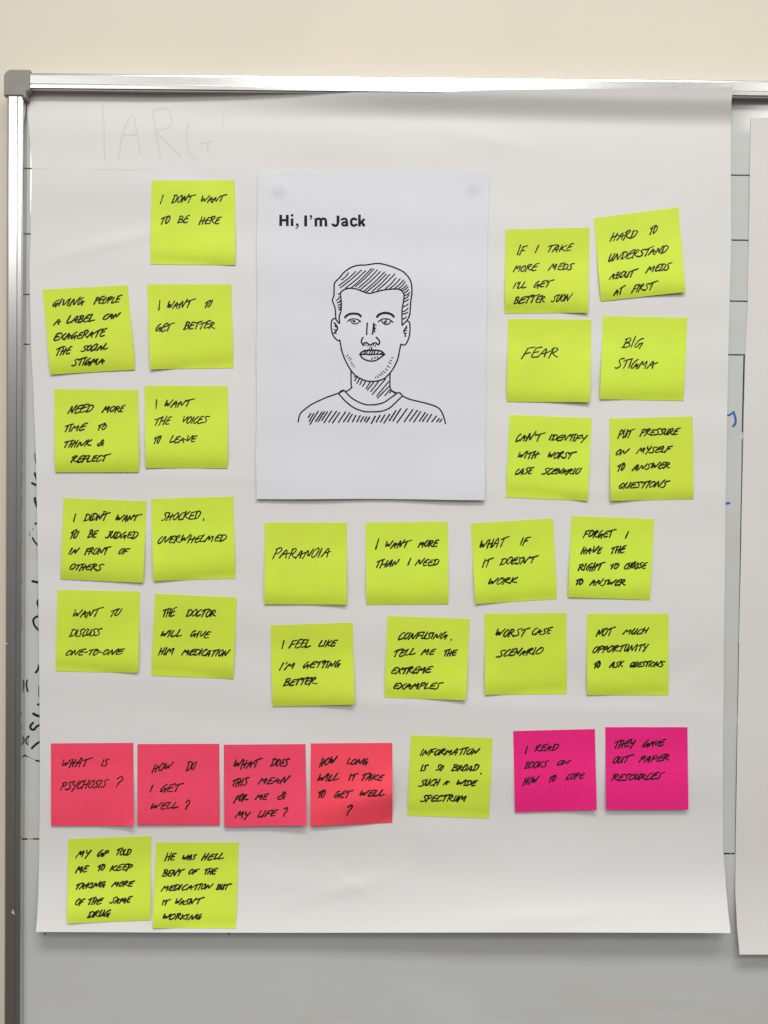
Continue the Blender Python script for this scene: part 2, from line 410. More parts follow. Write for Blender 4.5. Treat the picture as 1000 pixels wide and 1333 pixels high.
flat = lambda x, y: 0.0
def zp(ox, oy, s, pts): return [(ox + x / s, oy + y / s) for x, y in pts]
# black ruled ticks and lines drawn on the board (some run on under the sheets)
LN = [([(xa, ya), (xb, yb)], 1.7, False) for (xa, ya, xb, yb) in ((34, 219.2, 70, 219.4), (34.5, 304.5, 70, 304.8), (33.5, 383.4, 37.5, 383.2), (38.2, 383.2, 60, 384), (34, 448, 38, 448.4))]
LN += [([(xa, ya), (xb, yb)], 1.8, False) for (xa, ya, xb, yb) in ((940, 227.8, 976, 228.2), (940, 312.3, 976, 312.8), (938, 391.8, 976, 392.2), (936, 461.6, 971, 462))]
LN += [([(968.8, 463.8), (967.8, 500), (966.9, 545), (966.6, 562)], 1.9, True, .2), ([(966.4, 572), (965.8, 620), (964.6, 680), (963.6, 760), (962.4, 832)], 1.2),
       ([(962.0, 836), (961.4, 880), (960.2, 930)], 1.5, True, .5), ([(960, 940), (958.3, 1030), (957.4, 1112)], .7)]
LN += [([(xa, 1111), (xb, 1111.3)], 2.1, False) for (xa, xb) in ((943, 946), (947.4, 950), (952.6, 955.4))]
LN += [([(xa, 1092), (xb, 1092.2)], ww, False) for (xa, xb, ww) in ((27.2, 28.2, 1.5), (30.4, 35.5, 2.1), (38.5, 41.5, .9), (43.5, 60, 1.9))]
LN += [([(36, 984), (44, 989)], .5, False)]
marks('ruled_line', LN, M_LINE, board, flat)
# black marker handwriting on the board, cut off by the sheet's edge
marks('marker_stroke', [([(45.5, 590), (45.7, 596), (47, 603)], 1.1), ([(45.3, 616), (46.5, 620), (49, 626)], 2.4), ([(42, 629), (46, 631), (52, 633)], 2.6),
    ([(45.5, 648.5), (46, 653), (49, 661)], 2.8), ([(46.6, 681.6)], 1.7), ([(43, 689)], .9), ([(39, 692), (38.7, 695), (39.5, 698)], .7), ([(42.5, 700), (44.5, 704), (50, 711)], 1.9),
    ([(42.5, 756.6), (47, 757.6), (54, 759)], 2.7), ([(50, 781), (48.7, 785), (51, 791)], 2.2), ([(52, 802.5), (47, 803), (43.5, 807), (44.2, 812), (47, 817), (54, 823)], 2.3),
    ([(51, 866), (49.3, 872), (46.5, 875.5)], 2.4), ([(35.4, 885.5), (34.6, 892), (36.2, 900)], 1.8), ([(50.5, 893), (50.4, 907)], .8), ([(49.5, 917), (53, 917.5)], 2.6),
    ([(43.5, 929), (47, 931), (54, 933)], 2.9), ([(43, 941), (39.8, 945), (40.5, 949), (44.5, 949.8), (47.5, 946), (53.5, 943)], 2.5),
    ([(37.5, 958), (34, 962), (34.5, 967.5), (36.5, 969)], 1.6), ([(39, 958.5), (36.4, 962), (37, 967)], .6), ([(54, 965), (48, 968), (41.5, 974)], 2.4),
    ([(32.5, 983), (35, 985.2)], 1.5), ([(47, 990), (54, 991.5)], 1.9)], M_MARK, board, flat)
marks('blue_marker_stroke', [[([(942, 541.6), (950, 540), (955.5, 536.5)], 2.8), ([(955, 536.5), (957.6, 545), (957.4, 551), (954.5, 555)], 3.0)],
    ([(942, 655.8), (949.5, 655)], 3.0), ([(59, 1215.5)], 1.3), ([(298.5, 1215.3)], 1.6)], M_BLUE, board, flat)
marks('paint_chip', [[([(16.5, 1185), (18.5, 1188)], 1.5, True, .5), ([(15.6, 1187.5), (19.5, 1190.5)], 1.5, True, .5)], ([(6.5, 838), (9.8, 837.6)], .8)], M_CHIP, rails['left'], lambda x, y: FR)

# ------------------------------------------------------------------ flipchart sheet
EL = [(110, 34), (140, 35.2), (170, 38), (200, 40.8), (219, 41.5), (304, 40.2), (350, 38.5), (450, 40.5), (520, 44), (600, 47), (640, 48), (780, 50.2), (900, 51.5),
      (1000, 52), (1110, 51.2), (1160, 50), (1190, 48.8), (1215, 46.8)]
ER = [(110, 955.5), (130, 952.5), (160, 951.5), (228, 951.5), (312, 952), (391, 950), (462, 948.2), (560, 946.5), (660, 944.6), (880, 942.2), (1000, 941), (1100, 941.2),
      (1150, 944.8), (1180, 947.4), (1215, 951.2)]
def ytop(x):
    if x < 560:                                            # tucked up against the underside of the rail
        return 113.0 + .0132 * (x - 60) + 6.0 * (1 - smoothstep(150, 560, x) * .98) + .8
    return interp([(560, 120.6), (625, 117.6), (720, 115.9), (950, 113.6)], x)
def ybot(x): return 1213.2 + 1.6 * (x - 47) / 900 + 1.0 * math.sin((x - 60) / 150.0) * .5
CRE = [(640, 182, 60, 14, .45, .15), (150, 315, 85, 9, .5, -.25), (560, 1085, 45, 30, .5, .9), (820, 600, 40, 22, .35, .6), (890, 870, 40, 16, -.35, -.5),
       (110, 1010, 60, 12, .3, .1), (700, 1195, 90, 12, .7, -.05), (290, 240, 70, 14, -.3, .3), (480, 915, 200, 10, .28, 0), (800, 925, 150, 9, .25, .02),
       (250, 620, 120, 8, .22, .03), (780, 640, 160, 8, .2, 0), (420, 1150, 130, 14, .3, .08), (330, 560, 30, 60, .3, 0), (300, 430, 22, 80, -.3, .1)]
def dsheet(x, y):
    d = 2.2
    # gentle bands left from being rolled up
    d += .62 * math.sin(y / 31.0 + 1.1 * math.sin(x / 310.0) + .6) * (0.55 + .45 * math.sin(y / 170. + x / 420.))
    d += .34 * math.sin(y / 14.5 + 1.7 * math.sin(x / 210. + 1.) + 2.0) * (0.5 + .5 * math.sin(y / 97. - x / 260.))
    d += .38 * math.sin(x / 118.0 + y / 480.0) + .30 * math.sin(x / 61. - y / 260.) * math.sin(y / 205.)
    for (cx, cy, rx, ry, a, rot) in CRE:
        dx, dy = x - cx, y - cy; c, s = math.cos(rot), math.sin(rot)
        u, v_ = (dx * c + dy * s) / rx, (-dx * s + dy * c) / ry
        q = u * u + v_ * v_
        if q < 6: d += 1.35 * a * math.exp(-q)
    d += .3 * max(0, 1 - abs((y - 1140) - .62 * (x - 440)) / 9.) * math.exp(-((x - 455) / 34.) ** 2) + .7 * max(0, 1 - abs((y - 1155) + .25 * (x - 455)) / 14.) * math.exp(-((x - 450) / 60.) ** 2)
    d *= smoothstep(112, 175, y) * .8 + .2
    # top: on the right the sheet rides over the frame rail
    s = smoothstep(150, 560, x)
    ye = 119 + 9.5 * smoothstep(420, 960, x)              # where the sheet leaves the rail
    lip = 9.9 + 2.4 * max(0, min(1, (ye - y) / 15.0)) if y < ye else 9.9 * (1 - smoothstep(ye - 10, ye + 38, y)) / (1 - smoothstep(ye - 10, ye + 38, ye))
    d += lip * s
    d = max(d, .9)
    # bottom curls away from the board
    cb = 13.5 + 5.5 * smoothstep(100, 900, x)
    t = max(0, (y - 1090) / 125.0)
    d += cb * (0.35 * t * t + 0.65 * t ** 2.4) + .5 * math.sin(x / 90.) * t
    return d * .001
NX, NY = 190, 236
vs = []
for j in range(NY + 1):
    for i in range(NX + 1):
        u = i / NX
        xa = 35 + u * 917
        yt, yb = ytop(xa), ybot(xa)
        vv = j / NY
        # denser rows near the top
        y = yt + (yb - yt) * (vv * .85 + vv * vv * .15)
        xl_, xr_ = interp(EL, y), interp(ER, y)
        x = xl_ + (xr_ - xl_) * u
        if yt > 0 and i == 0: pass
        vs.append(P(x, y, dsheet(x, y)))
sheet = paper('flipchart_sheet', vs, NX, NY, M_SHEET, P(500, 116, .002), .00012)
tag(sheet, 'large white flipchart sheet hung on the whiteboard, bottom edge curling forward', 'paper sheet', 'flipchart sheets on the whiteboard')
GW = 2.3
LET = [[([(134, 137), (135.5, 170), (136.5, 208)], GW)], [([(164, 162), (159, 180), (154, 206)], GW), ([(164, 162), (172, 150), (176, 160), (183, 200)], GW), ([(162, 176), (172, 176), (180, 174)], GW)],
       [([(199, 142), (203, 172), (209, 206)], GW), ([(200, 146), (212, 140), (222, 148), (222, 164), (205, 172), (218, 186), (236, 204)], GW)],
       [([(245, 160), (243, 180), (247, 200), (256, 207)], GW), ([(262, 187), (277, 184)], GW), ([(270, 186), (271, 198)], GW)], ([(291, 152), (291.5, 166)], 1.8),
       ([(42, 219.5), (70, 219.5)], 1.0), ([(118, 220), (170, 221), (205, 220.5)], .9)]
marks('show_through_letter', LET[:4], M_GHOST, sheet, dsheet)
marks('show_through_line', LET[4:], M_GHOST, sheet, dsheet)

# second sheet, mostly outside the picture on the right
EL2 = [(150, 977.5), (240, 976), (391, 973.5), (462, 970.2), (560, 968.0), (680, 965.3), (850, 962.0), (1000, 959.3), (1100, 957.8), (1160, 957.2), (1200, 959.2), (1243, 962.8)]
NX, NY = 90, 120; vs = []
def dsheet2(x, y):
    d = 1.0 + .35 * math.sin(y / 40. + x / 130.) + .5 * math.sin(x / 90. + 1.) * math.sin(y / 260.)
    t = max(0, (y - 1110) / 133.0); d = max(.6, d) + 11.5 * t ** 2
    return d * .001
for j in range(NY + 1):
    y = 153 + (1242.6 - 153) * j / NY
    for i in range(NX + 1):
        x = interp(EL2, y) + 905 * i / NX
        yy = y + .0115 * (x - 970) * (1 - j / NY)
        vs.append(P(x, yy, dsheet2(x, yy)))
s2 = paper('flipchart_sheet', vs, NX, NY, M_SHEET2, P(1400, 155, .002), .00012)
tag(s2, 'blank flipchart sheet at the right edge, only a narrow strip in view', 'paper sheet', 'flipchart sheets on the whiteboard')

# ------------------------------------------------------------------ printed page
def add_spots(m, pts, rad, col):
    """grey smudges where putty shows through the paper (object space)"""
    n = m.node_tree.nodes; L = m.node_tree.links; b = n['Principled BSDF']
    src = b.inputs['Base Color'].links[0].from_socket
    tc = n.new('ShaderNodeTexCoord'); nz = n.new('ShaderNodeTexNoise'); nz.inputs['Scale'].default_value = 160
    L.new(tc.outputs['Object'], nz.inputs['Vector'])
    for p in pts:
        vd = n.new('ShaderNodeVectorMath'); vd.operation = 'DISTANCE'; vd.inputs[1].default_value = p
        L.new(tc.outputs['Object'], vd.inputs[0])
        mr = n.new('ShaderNodeMapRange'); mr.inputs['From Min'].default_value = rad; mr.inputs['From Max'].default_value = rad * .35
        L.new(vd.outputs['Value'], mr.inputs[0])
        mu = n.new('ShaderNodeMath'); mu.operation = 'MULTIPLY'; L.new(mr.outputs[0], mu.inputs[0]); L.new(nz.outputs['Fac'], mu.inputs[1])
        mx = n.new('ShaderNodeMix'); mx.data_type = 'RGBA'; mx.inputs[7].default_value = (*col, 1)
        L.new(mu.outputs[0], mx.inputs[0]); L.new(src, mx.inputs[6]); src = mx.outputs[2]
    L.new(src, b.inputs['Base Color'])
PC = [(335.2, 224.4), (636.2, 222.8), (631.0, 650.6), (333.6, 649.2)]
def bilin(C, s, t):
    a = [C[0][k] * (1 - s) + C[1][k] * s for k in (0, 1)]; b = [C[3][k] * (1 - s) + C[2][k] * s for k in (0, 1)]
    return a[0] * (1 - t) + b[0] * t, a[1] * (1 - t) + b[1] * t
def inv(C, x, y):
    s, t = .5, .5
    for _ in range(5):
        X, Y = bilin(C, s, t); e = 1e-3
        Xs, Ys = bilin(C, s + e, t); Xt, Yt = bilin(C, s, t + e)
        a, b, c, d = (Xs - X) / e, (Xt - X) / e, (Ys - Y) / e, (Yt - Y) / e; det = a * d - b * c
        rx, ry = x - X, y - Y; s += (d * rx - b * ry) / det; t += (-c * rx + a * ry) / det
    return s, t
def dpage(x, y):
    s, t = inv(PC, x, y)
    d = .35 + .55 * smoothstep(0, .3, t)
    d += .35 * math.sin(s * 5.2 + t * 2.0) * smoothstep(0, .25, t) * .7 + .25 * math.sin(t * 11 + s * 2.5) * smoothstep(.05, .3, t)
    for (cx, cy, a) in ((362, 246, .9), (617, 245, 1.1)):
        q = ((x - cx) ** 2 + (y - cy) ** 2) / 90.; 
        if q < 8: d += .42 * a * math.exp(-(q ** 1.6)) * (1 + .6 * math.sin((x - cx) * .8 + (y - cy) * .5))
    d += (1.1 + 1.0 * math.sin(s * 5.0 + .3) ** 2) * smoothstep(.80, 1.0, t)
    return dsheet(x, y) * .75 + .0004 + max(.2, d + .35) * .001 + .0004
NX, NY = 70, 96; vs = []
for j in range(NY + 1):
    for i in range(NX + 1):
        x, y = bilin(PC, i / NX, j / NY)
        if j == 0: y += .5 * math.sin(i * .35) + .35 * math.sin(i * 1.1 + 1)
        if i in (0, NX): x += .45 * math.sin(j * .21) + (.9 if (i == NX and j in (3, 4)) else 0)
        if j == NY: y += .5 * math.sin(i / NX * 7 + 1)
        vs.append(P(x, y, dpage(x, y)))
page = paper('printed_page', vs, NX, NY, M_A4, P(485, 223, .003), .0001)
tag(page, 'white printed page with a line drawing of a man and a bold heading', 'printed page')

add_spots(M_A4, [P(x, y, dpage(x, y)) - page.location for x, y in ((363, 249), (616, 244))], .0088, (.60, .61, .655))
hd = Ink(dpage)
def H(pts): return zp(355, 270, 7.692, pts)
for pts, w_, cur in (([(81, 74), (81, 186)], 25, 0), ([(147, 75), (147, 187)], 25, 0), ([(81, 128), (147, 129)], 22, 0),
                     ([(195, 110), (195, 187)], 24, 0), ([(331, 80), (331, 190)], 26, 0),
                     ([(433, 108), (433, 191)], 24, 0), ([(434, 130), (448, 115), (466, 113), (480, 124), (483, 145)], 22, 1), ([(483, 140), (483, 191)], 24, 0),
                     ([(484, 130), (499, 115), (517, 113), (531, 124), (534, 145)], 22, 1), ([(534, 140), (534, 191)], 24, 0),
                     ([(655, 82), (655, 150)], 26, 0), ([(655, 148), (648, 172), (628, 183), (602, 172)], 23, 1),
                     ([(692, 122), (716, 112), (736, 120), (743, 142)], 20, 1), ([(743, 138), (744, 191)], 23, 0), ([(743, 148), (714, 149), (698, 161), (702, 177), (720, 181), (743, 168)], 19, 1),
                     ([(836, 121), (814, 112), (793, 122), (786, 150), (795, 174), (814, 183), (838, 173)], 22, 1),
                     ([(870, 71), (870, 191)], 24, 0), ([(920, 114), (876, 160)], 21, 0), ([(890, 146), (921, 188)], 24, 0)):
    hd.stroke(H(pts), w_ * 1.12 / 7.692, bool(cur), step=.5, caps=bool(cur))
for (x, y, r) in ((195, 79, 14), (246, 172, 14), (383, 88, 13)): q = H([(x, y)])[0]; hd.dot(q[0], q[1], r / 7.692)
hd.stroke(H([(253, 172), (254, 190), (233, 211)]), 13 / 7.692, step=.5, taper=.3)
hd.stroke(H([(391, 90), (391, 106), (374, 123)]), 11 / 7.692, step=.5, taper=.3)
hd.build('heading_text', M_PRINT, page)

dr = Ink(dpage)
def A(p): return zp(425, 335, 8.3333, p)
def Cz(p): return zp(425, 400, 16.667, p)
def Dz(p): return zp(480, 400, 16.667, p)
def E(p): return zp(440, 430, 11.111, p)
def Fz(p): return zp(380, 470, 9.0909, p)
def Gz(p): return zp(480, 470, 9.0909, p)
LW = 1.55
def S(p, w_=LW, cur=True): dr.stroke(p, w_ * 1.2, cur, step=1.0)
S(A([(103, 668), (95, 560), (78, 505), (65, 465), (82, 405), (85, 300), (100, 262), (140, 225), (190, 165), (270, 108), (350, 86), (430, 83), (550, 66), (640, 80), (740, 112), (830, 155), (890, 215), (920, 280), (928, 380), (915, 480), (905, 610), (880, 675), (822, 738)]))
S(A([(822, 738), (820, 640), (822, 560), (838, 470), (842, 410), (825, 372), (785, 347), (700, 345), (600, 358), (520, 380), (460, 390), (400, 372), (330, 345), (260, 335), (195, 350), (152, 388), (160, 460), (160, 575), (140, 640), (143, 718)]))
S(A([(143, 718), (122, 700), (100, 668), (75, 668), (54, 700), (55, 780), (75, 850), (120, 900), (145, 898)]))
S(A([(145, 898), (165, 1000)]) + E([(45, 260), (80, 370), (130, 480), (190, 580), (260, 660), (350, 710), (430, 735), (520, 738), (600, 725), (680, 690), (760, 610), (830, 500), (870, 400), (890, 300), (910, 200)]))
S(A([(872, 690), (900, 705), (907, 770), (900, 850), (880, 910), (850, 950), (808, 942)]))
for a, b in (((240, 168), (165, 245)), ((318, 155), (135, 305)), ((380, 138), (150, 330)), ((425, 145), (205, 335)), ((488, 122), (265, 335)), ((515, 125), (315, 318)), ((552, 138), (350, 330)),
             ((585, 155), (375, 345)), ((630, 160), (410, 365)), ((650, 182), (435, 375)), ((688, 185), (495, 370)), ((742, 180), (555, 355)), ((755, 222), (640, 340)), ((800, 232), (690, 335)),
             ((838, 245), (740, 335)), ((855, 265), (780, 340)), ((870, 300), (805, 350)), ((885, 318), (820, 365)), ((890, 348), (835, 390)), ((905, 380), (845, 415)), ((895, 410), (845, 450)),
             ((890, 455), (840, 480)), ((885, 505), (835, 535)), ((885, 550), (830, 590)), ((880, 595), (830, 615)), ((865, 645), (825, 670)),
             ((158, 385), (128, 397)), ((140, 430), (110, 465)), ((155, 465), (118, 492)), ((158, 500), (125, 520)), ((158, 535), (130, 545)), ((150, 560), (135, 570))):
    m_ = ((a[0] + b[0]) / 2 + 5, (a[1] + b[1]) / 2 + 4)
    S(A([a, m_, b]), 1.3)
S(Cz([(460, 305), (520, 262), (600, 250), (690, 270), (745, 308)]), 1.3); S(Cz([(520, 285), (560, 340), (620, 360), (680, 345), (720, 300)]), 1.15)
dr.dot(*Cz([(605, 305)])[0], 1.7); S(Cz([(560, 285), (600, 300)]), 1.0)
S(Dz([(210, 315), (280, 262), (370, 248), (460, 270), (530, 325)]), 1.3); S(Dz([(275, 285), (320, 345), (380, 372), (440, 355), (490, 295)]), 1.35)
dr.dot(*Dz([(362, 318)])[0], 1.8); S(Dz([(385, 275), (365, 330)]), 1.3)
S(Cz([(887, 340), (872, 592)]), 1.6, False)
S(Dz([(108, 345), (96, 480), (76, 588)]), 1.5); S(Dz([(118, 370), (165, 390)]), 1.2, False); S(Dz([(112, 395), (120, 500)]), 2.1, False); S(Dz([(115, 450), (158, 455)]), 1.2, False); S(Dz([(92, 560), (145, 520)]), .9, False)
S(E([(362, 105), (340, 150), (352, 198), (378, 218)]), 1.7); S(E([(360, 205), (385, 180), (420, 180), (450, 205), (480, 210), (510, 185), (550, 182), (580, 208)]), 1.5)
S(E([(555, 100), (595, 145), (602, 180), (585, 210)]), 1.7)
for a, b in (((410, 190), (400, 215)), ((440, 205), (432, 230)), ((470, 215), (468, 235)), ((522, 195), (505, 225)), ((557, 195), (535, 235))): S(E([a, b]), 1.0, False)
S(E([(455, 260), (458, 285)]), 1.3, False); S(E([(488, 248), (488, 285)]), 1.5, False)
S(E([(318, 350), (345, 315), (410, 290), (480, 290), (560, 288), (630, 305), (675, 348)]), 1.75); S(E([(318, 350), (355, 400), (420, 435), (490, 445), (560, 430), (620, 390), (675, 348)]), 1.6)
S(E([(318, 350), (400, 345), (465, 352), (560, 345), (675, 348)]), 1.6)
for a, b in (((400, 300), (380, 340)), ((430, 300), (400, 345)), ((470, 300), (450, 350)), ((510, 295), (480, 350)), ((540, 295), (520, 345)), ((585, 300), (565, 345)), ((640, 320), (610, 345)),
             ((500, 395), (485, 420)), ((540, 385), (528, 405)), ((570, 380), (580, 400))): S(E([a, b]), 1.2, False)
for a, b in (((150, 350), (125, 380)), ((175, 385), (150, 410)), ((195, 408), (165, 440)), ((205, 458), (182, 478)), ((222, 490), (198, 505)), ((240, 518), (225, 530))): S(E([a, b]), .85, False)
for a, b in (((795, 398), (775, 395)), ((777, 440), (752, 430)), ((768, 482), (735, 462)), ((748, 535), (712, 512)), ((718, 578), (688, 558)), ((684, 612), (652, 590)), ((652, 637), (620, 613)),
             ((622, 655), (595, 638)), ((585, 680), (568, 655)), ((552, 692), (540, 675))): S(E([a, b]), .95, False)
S(E([(190, 585), (191, 740), (196, 828)]), 1.5); S(E([(200, 825), (165, 860), (105, 888)]), 1.5)
S(E([(755, 615), (752, 740), (765, 858), (850, 908)]), 1.5)
for a, b in (((258, 655), (238, 680)), ((285, 662), (243, 730)), ((320, 690), (275, 765)), ((357, 705), (318, 785)), ((405, 730), (358, 810)), ((465, 750), (410, 840)), ((515, 755), (425, 865)),
             ((585, 745), (475, 885)), ((690, 702), (500, 925)), ((735, 742), (560, 950)), ((742, 810), (572, 980)), ((750, 862), (680, 945)), ((778, 872), (748, 905))): S(E([a, b]), 1.35, False)
S(Fz([(556, 382), (580, 356), (612, 346), (640, 368), (700, 430), (800, 490), (880, 516)]) + Gz([(0, 518), (80, 515), (180, 490), (240, 450), (322, 392)]), 1.5)
S(Fz([(556, 388), (640, 480), (740, 555), (850, 595)]) + Gz([(0, 600), (140, 595), (240, 560), (310, 500), (400, 412)]), 1.5)
S(Gz([(262, 345), (320, 383), (350, 374), (380, 384), (400, 410), (480, 450), (600, 480), (700, 505), (800, 540), (850, 580), (888, 660), (910, 742)]), 1.5)
S(Fz([(75, 720), (90, 650), (120, 600), (240, 510), (400, 435), (480, 405), (560, 376), (612, 350)]), 1.5)
for a, b in (((225, 620), (195, 668)), ((260, 620), (205, 715)), ((310, 595), (215, 750)), ((355, 605), (280, 715)), ((385, 600), (312, 715)), ((420, 600), (355, 700)), ((470, 592), (382, 728)),
             ((528, 595), (438, 722)), ((565, 610), (482, 732)), ((635, 602), (552, 725)), ((685, 612), (612, 718)), ((715, 630), (660, 720)), ((758, 642), (718, 718)), ((810, 645), (770, 718)),
             ((850, 658), (812, 720)), ((885, 660), (858, 710)), ((920, 662), (880, 725)), ((985, 655), (940, 740))): S(Fz([a, b]), 1.5, False)
for a, b in (((12, 665), (-10, 700)), ((80, 652), (32, 738)), ((135, 642), (90, 720)), ((192, 635), (142, 718)), ((250, 630), (182, 732)), ((322, 588), (245, 705)), ((380, 565), (288, 708)),
             ((455, 565), (335, 730)), ((522, 575), (422, 718)), ((578, 582), (485, 708)), ((615, 600), (535, 720)), ((670, 610), (600, 710)), ((697, 630), (637, 715)), ((745, 632), (690, 718)),
             ((802, 652), (748, 718)), ((835, 680), (805, 718)), ((865, 688), (840, 722))): S(Gz([a, b]), 1.55, False)
S(Cz([(170, 335), (208, 380), (238, 430), (236, 480), (200, 530), (165, 562)]), 1.7); S(Cz([(185, 400), (215, 430)]), 1.3, False); S(Cz([(165, 480), (215, 500)]), 1.3, False); S(Cz([(190, 545), (215, 575)]), 1.2, False)
S(Dz([(825, 410), (790, 470), (760, 525), (792, 580), (795, 635)]), 1.5); S(Dz([(835, 452), (790, 470)]), 1.0, False); S(Dz([(822, 505), (775, 505)]), 1.3, False); S(Dz([(815, 560), (785, 565)]), 1.2, False)
dr.build('line_drawing', M_PRINT, page)
br = Ink(dpage)
br.stroke(Cz([(405, 218), (450, 172), (530, 142), (640, 140), (715, 160), (745, 195)]), 3.0, step=.7); br.stroke(Dz([(182, 208), (230, 158), (320, 125), (420, 128), (500, 160), (545, 202)]), 3.2, step=.7)
br.build('eyebrows', M_BROW, page)

# ------------------------------------------------------------------ sticky notes
def parse(s):
    out = []
    for item in s.split(';'):
        a = item.split(); out.append((a[0], *map(float, a[1:])))
    return out
K = 8.3333
